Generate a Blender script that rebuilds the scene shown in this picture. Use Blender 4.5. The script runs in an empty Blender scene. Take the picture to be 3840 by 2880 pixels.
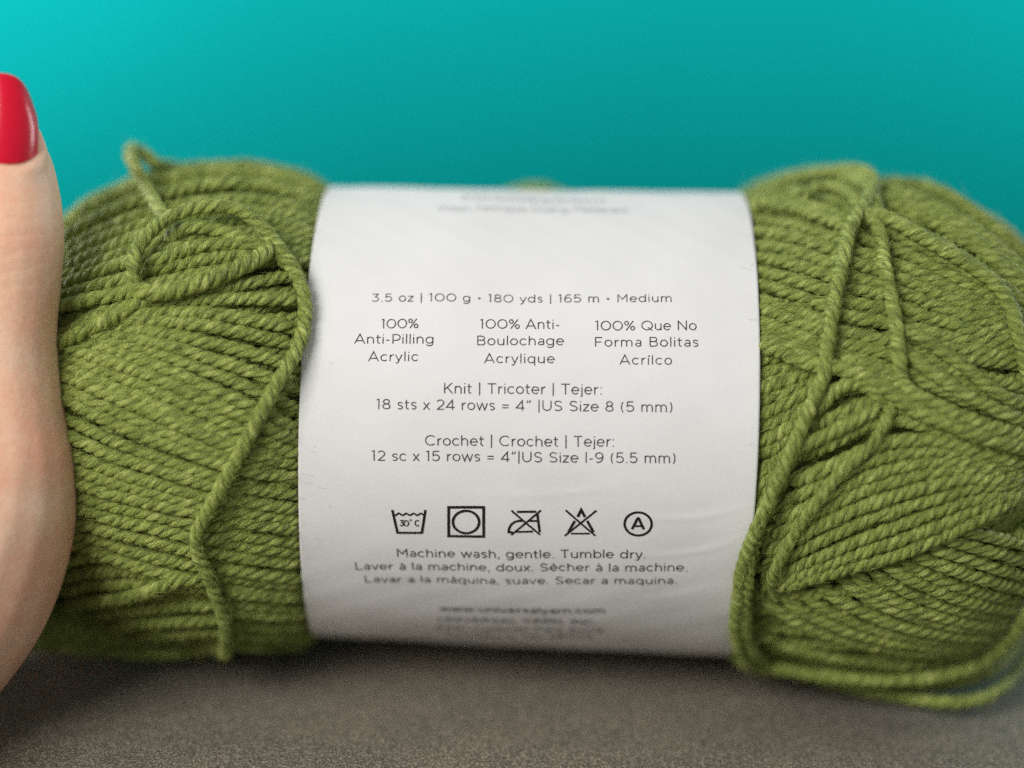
import bpy, math, random
import numpy as np
from mathutils import Vector

random.seed(7)
rng = np.random.default_rng(7)
sc = bpy.context.scene
COL = sc.collection

# ------------------------------------------------------------------ camera
F = 6950.0                       # focal length in photo pixels (photo 3840 x 2880)
ELEV = math.radians(15.0)
DIST = 0.40
ROLL = math.radians(1.75)
C = np.array([0.0, -DIST * math.cos(ELEV), DIST * math.sin(ELEV)])
f0 = -C / np.linalg.norm(C)
r0 = np.array([1.0, 0, 0])
u0 = np.cross(r0, f0)
R1 = math.cos(ROLL) * r0 + math.sin(ROLL) * u0
U1 = -math.sin(ROLL) * r0 + math.cos(ROLL) * u0
OX, OY = (1982 - 1920) / F, (1440 - 1565) / F
FW = f0 - OX * R1 - OY * U1
FW /= np.linalg.norm(FW)
RT = R1 - FW * (R1 @ FW); RT /= np.linalg.norm(RT)
UP = np.cross(RT, FW)

cam = bpy.data.cameras.new('camera')
cam.sensor_width = 36.0
cam.lens = F * 36.0 / 3840.0
cam.clip_start = 0.01
cam.clip_end = 20.0
cam.dof.use_dof = True
cam.dof.focus_distance = 0.3535
cam.dof.aperture_fstop = 2.9
cam.dof.aperture_blades = 0
co = bpy.data.objects.new('camera', cam)
COL.objects.link(co)
from mathutils import Matrix
M3 = Matrix(((RT[0], UP[0], -FW[0]), (RT[1], UP[1], -FW[1]), (RT[2], UP[2], -FW[2])))
co.matrix_world = Matrix.Translation(Vector(C)) @ M3.to_4x4()
sc.camera = co

# ------------------------------------------------------------------ world, lamps, exposure
wd = bpy.data.worlds.new('World')
sc.world = wd
wd.use_nodes = True
wd.node_tree.nodes['Background'].inputs['Color'].default_value = (0.94, 0.97, 1.0, 1)
wd.node_tree.nodes['Background'].inputs['Strength'].default_value = 0.31


def area(name, loc, target, size, size_y, power, color):
    l = bpy.data.lights.new(name, 'AREA')
    l.shape = 'RECTANGLE'; l.size = size; l.size_y = size_y
    l.energy = power; l.color = color
    o = bpy.data.objects.new(name, l)
    COL.objects.link(o)
    o.location = loc
    d = Vector(target) - Vector(loc)
    o.rotation_euler = d.to_track_quat('-Z', 'Y').to_euler()
    return o


area('window_light', (-0.44, -0.60, 0.46), (0.0, 0.0, 0.0), 0.44, 0.36, 6.3, (1.0, 0.985, 0.955))
area('ceiling_light', (-0.10, 0.10, 0.85), (0.0, 0.05, 0.0), 0.40, 0.30, .4, (1.0, 0.985, 0.96))
area('backdrop_light', (-0.64, 0.20, 0.13), (0.10, 0.50, 0.08), 0.26, 0.34, 4.5, (1.0, 0.985, 1.0))  # added out of frame to brighten the backdrop and the thumb

area('backdrop_fill_light', (0.62, 0.25, 0.17), (0.16, 0.50, 0.09), 0.20, 0.36, 2.2, (1.0, 0.985, 1.0))  # second added fill, lifts the backdrop's middle and right

sc.view_settings.view_transform = 'Standard'
sc.view_settings.look = 'None'
sc.view_settings.gamma = 1.0
sc.view_settings.exposure = 0.0
sc.view_settings.use_curve_mapping = False
sc.render.engine = 'CYCLES'
sc.cycles.use_denoising = False
sc.cycles.use_adaptive_sampling = False
sc.cycles.max_bounces = 6
sc.cycles.diffuse_bounces = 4
sc.cycles.sample_clamp_indirect = 1.0
sc.cycles.use_light_tree = False

# ------------------------------------------------------------------ measures
TABLE_Z = -0.0535
YW = 0.0027                       # thickness of one yarn


def ray(px, py):
    d = FW + RT * ((px - 1920) / F) + UP * ((1440 - py) / F)
    return d / np.linalg.norm(d)


def at_depth(px, py, z):
    d = FW + RT * ((px - 1920) / F) + UP * ((1440 - py) / F)
    return C + d * z


PX = np.array([-.1140, -.1130, -.1110, -.1070, -.1000, -.0920, -.0817, -.0720, -.0622, -.0530, -.0470, -.0430, -.038,
               .038, .0430, .0490, .0560, .0640, .0740, .0830, .0900, .0985, .1060, .1110, .1150, .1165, .1172])
PR = np.array([.0000, .0080, .0170, .0290, .0405, .0465, .0508, .0530, .0538, .0526, .0507, .0487, .0474,
               .0486, .0496, .0508, .0524, .0537, .0543, .0538, .0520, .0474, .0405, .0320, .0180, .0080, .0000])
_gx = np.linspace(-.125, .125, 1001)
_gr = np.interp(_gx, PX, PR, left=-.02, right=-.02)
_k = np.hanning(25); _k /= _k.sum()
_gr = np.convolve(np.pad(_gr, 12, mode='edge'), _k, 'valid')


def prof(x):
    return np.interp(x, _gx, _gr)


def hit_yarn(pts, lift):
    """points where view lines meet the skein surface raised by lift"""
    pts = np.asarray(pts, float)
    D = FW[None] + RT[None] * ((pts[:, :1] - 1920) / F) + UP[None] * ((1440 - pts[:, 1:2]) / F)
    t = np.linspace(0.325, 0.425, 401)
    P = C[None, None] + D[:, None, :] * t[None, :, None]
    g = np.hypot(P[..., 1], P[..., 2]) - prof(P[..., 0]) - np.reshape(lift, (-1, 1))
    neg = g < 0
    first = neg.argmax(1)
    has = neg.any(1)
    best = g.argmin(1)
    out = np.zeros((len(pts), 3))
    for i in range(len(pts)):
        if has[i] and first[i] > 0:
            j = first[i]; a, b = g[i, j - 1], g[i, j]
            tt = t[j - 1] + (t[j] - t[j - 1]) * a / (a - b)
        else:
            tt = t[best[i]]
        out[i] = C + D[i] * tt
    return out


def smooth_path(pts, n):
    """Catmull-Rom through control points, n samples evenly in length"""
    p = np.asarray(pts, float)
    if len(p) == 2:
        p = np.vstack([p[0], p.mean(0), p[1]])
    q = np.vstack([2 * p[0] - p[1], p, 2 * p[-1] - p[-2]])
    out = []
    for i in range(1, len(q) - 2):
        a, b, c, d = q[i - 1], q[i], q[i + 1], q[i + 2]
        for t in np.linspace(0, 1, 16, endpoint=False):
            out.append(0.5 * (2 * b + (c - a) * t + (2 * a - 5 * b + 4 * c - d) * t * t + (3 * b - a - 3 * c + d) * t ** 3))
    out.append(p[-1])
    return resample(np.array(out), n)


def resample(o, n):
    s = np.r_[0, np.cumsum(np.linalg.norm(np.diff(o, axis=0), axis=1))]
    u = np.linspace(0, s[-1], n)
    return np.stack([np.interp(u, s, o[:, k]) for k in range(o.shape[1])], 1)


def box_smooth(o, w):
    if w < 2 or len(o) < 2 * w + 2:
        return o
    k = np.hanning(2 * w + 1); k /= k.sum()
    q = np.vstack([2 * o[0] - o[1:w + 1][::-1], o, 2 * o[-1] - o[-w - 1:-1][::-1]])
    return np.stack([np.convolve(q[:, i], k, 'valid') for i in range(o.shape[1])], 1)


# ------------------------------------------------------------------ materials
def new_mat(name):
    m = bpy.data.materials.new(name)
    m.use_nodes = True
    nt = m.node_tree
    return m, nt, nt.nodes['Principled BSDF']


def ramp(nt, fac, stops):
    r = nt.nodes.new('ShaderNodeValToRGB')
    el = r.color_ramp.elements
    el[0].position, el[0].color = stops[0][0], (*stops[0][1], 1)
    el[1].position, el[1].color = stops[-1][0], (*stops[-1][1], 1)
    for p, c in stops[1:-1]:
        e = el.new(p); e.color = (*c, 1)
    nt.links.new(fac, r.inputs['Fac'])
    return r.outputs['Color']


def noise(nt, vec, scale, detail=3, rough=.5, dist=0.0):
    n = nt.nodes.new('ShaderNodeTexNoise')
    n.inputs['Scale'].default_value = scale
    n.inputs['Detail'].default_value = detail
    n.inputs['Roughness'].default_value = rough
    n.inputs['Distortion'].default_value = dist
    if vec is not None:
        nt.links.new(vec, n.inputs['Vector'])
    return n.outputs['Fac']


def vmul(nt, vec, s):
    v = nt.nodes.new('ShaderNodeVectorMath'); v.operation = 'MULTIPLY'
    nt.links.new(vec, v.inputs[0]); v.inputs[1].default_value = s
    return v.outputs[0]


def bump(nt, h, strength, dist, prev=None):
    b = nt.nodes.new('ShaderNodeBump')
    b.inputs['Strength'].default_value = strength
    b.inputs['Distance'].default_value = dist
    nt.links.new(h, b.inputs['Height'])
    if prev is not None:
        nt.links.new(prev, b.inputs['Normal'])
    return b.outputs['Normal']


def obj_co(nt):
    return nt.nodes.new('ShaderNodeTexCoord').outputs['Object']


def yarn_mat():
    m, nt, p = new_mat('green_acrylic_yarn')
    a = nt.nodes.new('ShaderNodeAttribute'); a.attribute_name = 'fib'
    v = a.outputs['Vector']
    n1 = noise(nt, vmul(nt, v, (1.15, 1.15, 0.30)), 1.0, 4, .68)
    n2 = noise(nt, vmul(nt, v, (0.35, 0.35, 0.10)), 1.0, 2, .5)
    mx = nt.nodes.new('ShaderNodeMath'); mx.operation = 'MULTIPLY_ADD'
    nt.links.new(n2, mx.inputs[0]); mx.inputs[1].default_value = 0.5
    sb = nt.nodes.new('ShaderNodeMath'); sb.operation = 'MULTIPLY_ADD'
    nt.links.new(n1, sb.inputs[0]); sb.inputs[1].default_value = 0.75; sb.inputs[2].default_value = -0.13
    nt.links.new(sb.outputs[0], mx.inputs[2])
    c = ramp(nt, mx.outputs[0], [(0.30, (.085, .115, .016)), (.5, (.325, .405, .074)), (.70, (.72, .78, .245))])
    nt.links.new(c, p.inputs['Base Color'])
    p.inputs['Roughness'].default_value = 0.44
    p.inputs['Specular IOR Level'].default_value = 0.5
    p.inputs['Sheen Weight'].default_value = 0.12
    p.inputs['Sheen Roughness'].default_value = 0.45
    p.inputs['Sheen Tint'].default_value = (.75, .9, .45, 1)
    nt.links.new(bump(nt, n1, 1.0, 0.00095), p.inputs['Normal'])
    return m


def paper_mat():
    m, nt, p = new_mat('white_label_paper')
    o = obj_co(nt)
    n = noise(nt, o, 900, 4, .6)
    c = ramp(nt, noise(nt, o, 30, 3), [(.3, (.77, .765, .75)), (.7, (.80, .795, .78))])
    nt.links.new(c, p.inputs['Base Color'])
    p.inputs['Roughness'].default_value = .75
    p.inputs['Specular IOR Level'].default_value = .1
    nt.links.new(bump(nt, n, .3, .00012), p.inputs['Normal'])
    return m


def ink_mat(name, col):
    m, nt, p = new_mat(name)
    c = ramp(nt, noise(nt, obj_co(nt), 4000, 2), [(.3, tuple(k * .8 for k in col)), (.7, tuple(k * 1.25 for k in col))])
    nt.links.new(c, p.inputs['Base Color'])
    p.inputs['Roughness'].default_value = .55
    p.inputs['Specular IOR Level'].default_value = .25
    return m


def skin_mat():
    m, nt, p = new_mat('skin')
    o = obj_co(nt)
    L = nt.links
    blotch = noise(nt, o, 75, 5, .62)
    c1 = ramp(nt, blotch, [(.32, (.94, .50, .34)), (.5, (.96, .60, .415)), (.68, (.97, .68, .50))])
    freck = noise(nt, o, 900, 3, .6)
    c2 = ramp(nt, freck, [(.36, (.95, .90, .87)), (.56, (1, 1, 1))])
    mix = nt.nodes.new('ShaderNodeMix'); mix.data_type = 'RGBA'; mix.blend_type = 'MULTIPLY'
    mix.inputs['Factor'].default_value = 1
    L.new(c1, mix.inputs['A']); L.new(c2, mix.inputs['B'])
    L.new(mix.outputs['Result'], p.inputs['Base Color'])
    p.inputs['Roughness'].default_value = .44
    p.inputs['Specular IOR Level'].default_value = .4
    p.inputs['Subsurface Weight'].default_value = .10
    p.inputs['Subsurface Radius'].default_value = (1.0, .35, .18)
    p.inputs['Subsurface Scale'].default_value = .0022

    def crease(py, px, reach, step, strength, dist, prev):
        """transverse skin folds gathered round a joint"""
        ctr = at_depth(px, py, .340)
        sub = nt.nodes.new('ShaderNodeVectorMath'); sub.operation = 'SUBTRACT'
        L.new(o, sub.inputs[0]); sub.inputs[1].default_value = tuple(ctr)
        ln = nt.nodes.new('ShaderNodeVectorMath'); ln.operation = 'LENGTH'
        L.new(sub.outputs[0], ln.inputs[0])
        mr = nt.nodes.new('ShaderNodeMapRange'); mr.interpolation_type = 'SMOOTHSTEP'
        mr.inputs['From Min'].default_value = reach; mr.inputs['From Max'].default_value = reach * .25
        L.new(ln.outputs['Value'], mr.inputs['Value'])
        w = nt.nodes.new('ShaderNodeTexWave'); w.wave_type = 'BANDS'; w.bands_direction = 'Z'; w.wave_profile = 'SIN'
        w.inputs['Scale'].default_value = .314 / step
        w.inputs['Distortion'].default_value = 5.0; w.inputs['Detail'].default_value = 3; w.inputs['Detail Scale'].default_value = 1.1
        w.inputs['Detail Roughness'].default_value = .6
        L.new(sub.outputs[0], w.inputs['Vector'])
        pw = nt.nodes.new('ShaderNodeMath'); pw.operation = 'POWER'
        L.new(w.outputs['Fac'], pw.inputs[0]); pw.inputs[1].default_value = .35
        mu = nt.nodes.new('ShaderNodeMath'); mu.operation = 'MULTIPLY'
        L.new(pw.outputs[0], mu.inputs[0]); L.new(mr.outputs[0], mu.inputs[1])
        return bump(nt, mu.outputs[0], strength, dist, prev)

    b = crease(950, 40, .012, .0030, .15, .0005, None)
    b = crease(1520, 60, .016, .0050, .05, .0006, b)
    b = crease(1930, 120, .022, .0070, .02, .0007, b)
    lg = noise(nt, vmul(nt, o, (750, 500, 130)), 1.0, 2, .5, .4)
    b = bump(nt, lg, .13, .0004, b)
    v = nt.nodes.new('ShaderNodeTexVoronoi'); v.inputs['Scale'].default_value = 1500
    L.new(o, v.inputs['Vector'])
    b = bump(nt, v.outputs['Distance'], .20, .0002, b)
    b = bump(nt, noise(nt, o, 420, 3, .6), .10, .0004, b)
    L.new(b, p.inputs['Normal'])
    return m


def nail_mat():
    m, nt, p = new_mat('red_nail_polish')
    c = ramp(nt, noise(nt, obj_co(nt), 160, 2), [(.3, (.66, .0, .022)), (.7, (.72, .001, .030))])
    nt.links.new(c, p.inputs['Base Color'])
    p.inputs['Roughness'].default_value = .3
    p.inputs['Specular IOR Level'].default_value = .15
    p.inputs['Coat Weight'].default_value = .7
    p.inputs['Coat Roughness'].default_value = .2
    nt.links.new(bump(nt, noise(nt, obj_co(nt), 240, 2), .06, .0006), p.inputs['Normal'])
    return m


def table_mat():
    m, nt, p = new_mat('grey_brown_grained_tabletop')
    o = obj_co(nt)
    g1 = noise(nt, o, 2700, 3, .7, .2)
    g2 = noise(nt, o, 26, 4, .6)
    v = nt.nodes.new('ShaderNodeTexVoronoi')
    v.inputs['Scale'].default_value = 1300
    nt.links.new(o, v.inputs['Vector'])
    c1 = ramp(nt, g1, [(.35, (.115, .102, .079)), (.50, (.205, .182, .142)), (.63, (.58, .53, .42))])  # grain speckle; its bright flecks also paint in glints
    c2 = ramp(nt, g2, [(.3, (.80, .80, .82)), (.7, (1.06, 1.03, .98))])
    mix = nt.nodes.new('ShaderNodeMix'); mix.data_type = 'RGBA'; mix.blend_type = 'MULTIPLY'
    mix.inputs['Factor'].default_value = 1
    nt.links.new(c1, mix.inputs['A']); nt.links.new(c2, mix.inputs['B'])
    nt.links.new(mix.outputs['Result'], p.inputs['Base Color'])
    p.inputs['Roughness'].default_value = .55
    p.inputs['Specular IOR Level'].default_value = .18
    b = bump(nt, g1, .8, .0006)
    b = bump(nt, v.outputs['Distance'], .35, .0004, b)
    nt.links.new(b, p.inputs['Normal'])
    return m


def backdrop_mat():
    m, nt, p = new_mat('teal_backdrop_card')
    o = obj_co(nt)
    c = ramp(nt, noise(nt, o, 9, 3, .5), [(.3, (.002, .465, .470)), (.7, (.002, .495, .50))])
    nt.links.new(c, p.inputs['Base Color'])
    p.inputs['Roughness'].default_value = .8
    p.inputs['Specular IOR Level'].default_value = .05
    nt.links.new(bump(nt, noise(nt, o, 700, 3), .1, .0003), p.inputs['Normal'])
    return m


MY, MP = yarn_mat(), paper_mat()
MI, MI2, MI3 = ink_mat('dark_grey_ink', (.055, .052, .05)), ink_mat('black_ink', (.014, .014, .012)), ink_mat('pale_grey_ink', (.60, .60, .60))
MS, MN, MT, MB = skin_mat(), nail_mat(), table_mat(), backdrop_mat()


# ------------------------------------------------------------------ mesh helpers
def mesh_obj(name, V, Fc, mat, parent=None, smooth=True, attr=None):
    V = np.asarray(V, np.float32); Fc = np.asarray(Fc, np.int32)
    me = bpy.data.meshes.new(name)
    k = Fc.shape[1]
    me.vertices.add(len(V)); me.vertices.foreach_set('co', V.ravel())
    me.loops.add(Fc.size); me.loops.foreach_set('vertex_index', Fc.ravel())
    me.polygons.add(len(Fc))
    me.polygons.foreach_set('loop_start', np.arange(0, Fc.size, k, dtype=np.int32))
    me.update(calc_edges=True)
    if smooth:
        me.polygons.foreach_set('use_smooth', np.ones(len(Fc), bool))
    if attr is not None:
        a = me.attributes.new('fib', 'FLOAT_VECTOR', 'POINT')
        a.data.foreach_set('vector', np.asarray(attr, np.float32).ravel())
    me.materials.append(mat)
    me.validate()
    o = bpy.data.objects.new(name, me)
    COL.objects.link(o)
    if parent is not None:
        o.parent = parent
    return o


def empty(name, loc):
    o = bpy.data.objects.new(name, None)
    o.empty_display_size = .02
    o.location = loc
    COL.objects.link(o)
    return o


def tube_arrays(P, rad, e1, e2, m, a0=0.0):
    """ring mesh along P; rad (n,), frames e1,e2 (n,3)"""
    n = len(P)
    a = np.linspace(0, 2 * math.pi, m, endpoint=False) + a0
    ca, sa = np.cos(a), np.sin(a)
    V = P[:, None] + rad[:, None, None] * (e1[:, None] * ca[None, :, None] + e2[:, None] * sa[None, :, None])
    i = np.arange(n - 1)[:, None] * m + np.arange(m)[None]
    j = np.arange(n - 1)[:, None] * m + (np.arange(m)[None] + 1) % m
    Fq = np.stack([i, j, j + m, i + m], -1).reshape(-1, 4)
    return V.reshape(-1, 3), Fq, a


def unit(v):
    return v / np.maximum(np.linalg.norm(v, axis=-1, keepdims=True), 1e-12)


def wob(s, lam, amp, k=3):
    out = np.zeros_like(s)
    for _ in range(k):
        out += np.sin(2 * math.pi * s / (lam * rng.uniform(.6, 1.7)) + rng.uniform(0, 6.28)) * rng.uniform(.4, 1)
    return out * amp / k


class Yarn:
    """collects plied strands into one mesh"""
    def __init__(self):
        self.V, self.F, self.A, self.n = [], [], [], 0

    def add(self, V, Fq, A):
        self.V.append(V); self.F.append(Fq + self.n); self.A.append(A); self.n += len(V)

    def strand(self, P, w=YW, step=.00034, sides=8, pitch=2.55, fuzz=1.0, wobble=1.0, taper=False):
        L = np.linalg.norm(np.diff(P, axis=0), axis=1).sum()
        n = max(int(L / step), 8)
        P = resample(P, n)
        s = np.linspace(0, L, n)
        T = unit(np.gradient(P, axis=0))
        N = np.stack([np.zeros(n), P[:, 1], P[:, 2]], 1)
        N = unit(N - T * (N * T).sum(1, keepdims=True))
        B = np.cross(T, N)
        P = P + N * wob(s, .016, .00022 * wobble)[:, None] + B * wob(s, .019, .00018 * wobble)[:, None]
        w = w * rng.uniform(.93, 1.07) * (1 + wob(s, .011, .07))
        if taper:
            w = w * np.clip(np.minimum(s, L - s) / (YW * .6), .12, 1) ** .5
        P[:, 2] = np.maximum(P[:, 2], TABLE_Z + .46 * w)
        pit = pitch * YW * rng.uniform(.92, 1.1)
        th = -(2 * math.pi * s / pit + wob(s, .010, .9)) + rng.uniform(0, 6.28)
        tint = rng.normal(0, .8)
        for k in range(3):
            t2 = th + k * 2.0944
            rd = np.cos(t2)[:, None] * N + np.sin(t2)[:, None] * B
            hr = w * .250 * (1 + wob(s, .006, .16))
            pc = P + rd * hr[:, None]
            tt = unit(np.gradient(pc, axis=0))
            e1 = unit(rd - tt * (rd * tt).sum(1, keepdims=True))
            e2 = np.cross(tt, e1)
            rr = w * .260 * (1 + wob(s, .0032, .12) + wob(s, .009, .08))
            V, Fq, a = tube_arrays(pc, rr, e1, e2, sides)
            # slight fibrous unevenness of the ply surface
            V = V + rng.normal(0, .000022 if sides > 6 else 0, V.shape)
            aa = a[None] + s[:, None] * 700
            off = rng.uniform(0, 60, 2)
            A = np.stack([np.cos(aa) * 1.6 + off[0], np.sin(aa) * 1.6 + off[1] + tint,
                          np.repeat((s / .0006)[:, None], sides, 1)], -1).reshape(-1, 3)
            self.add(V, Fq, A)
        if fuzz > 0:
            nh = rng.poisson(L / .001 * 5.5 * fuzz)
            for _ in range(nh):
                i = rng.integers(1, n - 1)
                an = rng.normal(0, 1.1)
                dirv = math.cos(an) * N[i] + math.sin(an) * B[i]
                tg = T[i] * rng.choice([-1, 1])
                ln = rng.gamma(2.2, .0008)
                lift = rng.uniform(.02, .75) ** 1.5
                q = np.linspace(0, 1, 6)[:, None]
                curl = rng.normal(0, .35, 3)
                hp = P[i] + dirv * (w[i] * .47) + ln * (tg * q * (1 - .3 * lift) + dirv * lift * q * (1.1 - .9 * q) + curl * q * q * .8)
                hp[:, 2] = np.maximum(hp[:, 2], TABLE_Z + .0001)
                ht = unit(np.gradient(hp, axis=0))
                h1 = unit(np.cross(ht, dirv + .01)); h2 = np.cross(ht, h1)
                V, Fq, a = tube_arrays(hp, np.linspace(.000030, .000014, 6), h1, h2, 3)
                self.add(V, Fq, np.tile(rng.uniform(0, 60, 3), (len(V), 1)))

    def build(self, name, parent):
        return mesh_obj(name, np.vstack(self.V), np.vstack(self.F), MY, parent, True, np.vstack(self.A))


# ------------------------------------------------------------------ setting
def sheet(name, x0, x1, y0, y1, z, mat):
    nx, ny = 41, 31
    X, Y = np.meshgrid(np.linspace(x0, x1, nx), np.linspace(y0, y1, ny))
    V = np.stack([X.ravel(), Y.ravel(), np.full(X.size, z)], 1)
    i = (np.arange(ny - 1)[:, None] * nx + np.arange(nx - 1)[None]).ravel()
    return mesh_obj(name, V, np.stack([i, i + 1, i + nx + 1, i + nx], 1), mat)


tb = sheet('tabletop', -.72, .72, -.42, .56, TABLE_Z, MT)
tb['kind'] = 'structure'
so = tb.modifiers.new('thickness', 'SOLIDIFY'); so.thickness = .025; so.offset = -1

bx0, bx1, bz0, bz1, by = -.72, .72, TABLE_Z, .60, .50
Vb, Fb = [], []
nx = 61
for i in range(nx):
    x = bx0 + (bx1 - bx0) * i / (nx - 1)
    for z in (bz0, bz1):
        Vb.append((x, by + .004 * math.sin(x * 5), z))
for i in range(nx - 1):
    Fb.append((2 * i, 2 * i + 2, 2 * i + 3, 2 * i + 1))
bd = mesh_obj('backdrop', Vb, Fb, MB)
bd['kind'] = 'structure'
so = bd.modifiers.new('thickness', 'SOLIDIFY'); so.thickness = .004; so.offset = -1

# ------------------------------------------------------------------ the skein
skein = empty('yarn_skein', (0, 0, TABLE_Z))
skein['label'] = 'olive green yarn skein with a white paper band, lying on the grey brown tabletop'
skein['category'] = 'yarn'


def rebase(o):
    """keep world place although the parent Empty stands on the table"""
    o.matrix_parent_inverse = Matrix.Translation((0, 0, -TABLE_Z))
    return o


def tuck(P, w=YW):
    """turns that run in under the paper band are held down by it"""
    r = np.hypot(P[:, 1], P[:, 2])
    out = np.maximum(np.abs(P[:, 0]) - .0436, 0)
    rmax = .04885 + .0150 * np.clip(P[:, 0], -.0436, .0436) - w * .85 + out * 1.1 + (out / .005) ** 2 * .002
    k = np.minimum(r, rmax) / np.maximum(r, 1e-6)
    Q = P.copy(); Q[:, 1:] *= k[:, None]
    return Q


# inner winding: lengthwise turns all the way round, also at the back
nwind = 92
for side in (-1, 1):
    core = Yarn()
    for i in range(nwind):
        ph0 = 2 * math.pi * i / nwind + rng.normal(0, .01)
        tw = .9 if i % 2 else .55
        xs = np.linspace(.036, .112 if side < 0 else .1155, 40) * side
        rr = np.maximum(prof(xs) - .0033 - (.0010 if i % 2 else 0), .002)
        ph = ph0 + side * tw * (np.abs(xs) / .1) ** 1.5
        # hidden underside shaped down to the table to block light from behind
        dph = (ph + 1.80 + math.pi) % (2 * math.pi) - math.pi
        rr = rr + np.maximum(-TABLE_Z - .0016 - rr * np.abs(np.sin(ph)), 0) * np.exp(-(dph / .24) ** 2) * np.clip((.100 - np.abs(xs)) / .02, 0, 1)
        P = np.stack([xs, -rr * np.cos(ph), rr * np.sin(ph)], 1)
        front = math.cos(ph0) > -.35
        core.strand(P if math.sin(ph0) < -.6 else tuck(P), w=YW * 1.12, step=.0007 if front else .0010, sides=5, fuzz=0)
    rebase(core.build('yarn_core', skein))

# solid heart of the skein so that no light leaks through
xs = np.linspace(-.109, .112, 80)
rr = np.maximum(prof(xs) - .0054, .001)
z_ = np.zeros(80)
V, Fq, a = tube_arrays(np.stack([xs, z_, z_], 1), rr, np.tile([0, -1., 0], (80, 1)), np.tile([0, 0, 1.], (80, 1)), 64)
V[:, 2] = np.maximum(V[:, 2], TABLE_Z + .003)
A = np.stack([V[:, 1] * 900, V[:, 2] * 900, V[:, 0] * 500], 1)
rebase(mesh_obj('inner_heart', V, Fq, MY, skein, True, A))

# zoom windows of the photograph in which guides were read off
Z = {'r1': (0, 400, .5787), 'r2': (0, 1300, .5787), 'r3': (0, 1920, .5787),
     'r4': (2660, 500, .5425), 'r5': (2660, 1300, .5425), 'r6': (2560, 1980, .5787), 'p': (0, 0, 1.0)}


def G(z, pts):
    ox, oy, k = Z[z]
    return np.array([(ox + k * a, oy + k * b) for a, b in pts], float)


def band(guides, lift, gap=46.0, w=YW, fuzz=1.0, jit=1.0, sink=.0022, hug=True):
    """a sheet of side-by-side turns between successive guide lines"""
    y = Yarn()
    gs = [smooth_path(g, 40) for g in guides]
    rows = []
    for k in range(len(gs) - 1):
        d = np.median(np.linalg.norm(gs[k + 1] - gs[k], axis=1) * .93)
        n = max(1, int(round(d / gap)))
        for j in range(n):
            rows.append(gs[k] + (gs[k + 1] - gs[k]) * j / n)
    rows.append(gs[-1])
    for r in rows:
        lf = lift + rng.uniform(-.0005, .00035) * jit
        r = r + np.array([0, 1.0])[None] * rng.normal(0, 4.0) * jit
        P = hit_yarn(r, np.full(len(r), lf))
        t = np.linspace(0, 1, len(P))
        dn = sink * (np.clip(1 - t / .12, 0, 1) ** 2 + np.clip(1 - (1 - t) / .12, 0, 1) ** 2)
        rt = prof(P[:, 0]) + lf + (0 if hug else .02)
        rr_ = np.hypot(P[:, 1], P[:, 2])
        P[:, 1:] *= (np.minimum(rr_, np.maximum(rt, .004)) / np.maximum(rr_, 1e-6))[:, None]
        rad = unit(np.stack([0 * t, P[:, 1], P[:, 2]], 1))
        P = tuck(P - rad * dn[:, None])
        y.strand(box_smooth(P, 2), w=w, fuzz=fuzz)
    return rebase(y.build('yarn_winding', skein))


def single(pts, lifts, w=YW * 1.03, taper=False, fuzz=1.3, depth=None, parent=skein, name='loose_strand', n=70, under=True):
    """one loose turn lying over the others; lifts run along its control points"""
    q = np.asarray(pts, float)
    lf = np.asarray(lifts if np.ndim(lifts) else [lifts] * len(q), float)
    dz = np.zeros(len(q)) if depth is None else np.asarray(depth, float)
    lf = np.where(lf < .0036, lf * .72, lf)
    path = smooth_path(np.column_stack([q, lf * 1e4, dz * 1e4]), n)
    P = hit_yarn(path[:, :2], path[:, 2] / 1e4)
    P = P + FW[None] * (path[:, 3:4] / 1e4)
    if under:
        P = tuck(P)
    y = Yarn()
    y.strand(box_smooth(P, 4), w=w, fuzz=fuzz, wobble=.5, taper=taper)
    return rebase(y.build(name, skein))


W = YW
# ---- left end
band([G('r1', [(150, 900), (400, 690), (620, 520), (900, 400), (1300, 330), (1700, 350), (2000, 430), (2200, 540)]),
      G('r1', [(150, 1010), (400, 860), (620, 740), (900, 620), (1300, 520), (1700, 510), (2150, 640)]),
      G('r1', [(150, 1140), (400, 1010), (620, 880), (900, 770), (1300, 690), (1700, 680), (2150, 760)]),
      G('r1', [(150, 1260), (400, 1170), (700, 1060), (1000, 960), (1350, 900), (1700, 880), (2150, 900)]),
      G('r1', [(150, 1330), (400, 1290), (800, 1210), (1100, 1130), (1500, 1050), (1800, 1000), (2150, 990)])], -.5 * W, gap=42)
band([G('r1', [(560, 1330), (800, 1290), (1100, 1230), (1500, 1160), (1900, 1085), (2120, 1050)]),
      G('r1', [(380, 1480), (640, 1380), (900, 1330), (1350, 1330), (1800, 1390), (2120, 1450)]),
      G('r2', [(150, -20), (350, -60), (600, 0), (1000, 120), (1400, 290), (1800, 480), (2050, 590)]),
      G('r2', [(150, 100), (350, 110), (600, 200), (950, 340), (1300, 500), (1650, 660), (1850, 740)]),
      G('r2', [(150, 280), (350, 310), (600, 430), (950, 580), (1300, 710), (1600, 800), (1750, 850)]),
      G('r2', [(150, 520), (350, 550), (650, 680), (1000, 800), (1300, 890), (1600, 960)]),
      G('r2', [(150, 800), (400, 850), (700, 940), (1000, 1010), (1300, 1070), (1500, 1100)]),
      G('r2', [(200, 1070), (400, 1110), (650, 1180), (950, 1250), (1200, 1310), (1450, 1350)]),
      G('r2', [(200, 1230), (400, 1260), (650, 1330), (900, 1420), (1150, 1480), (1400, 1540)])], -.35 * W, gap=43)
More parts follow.
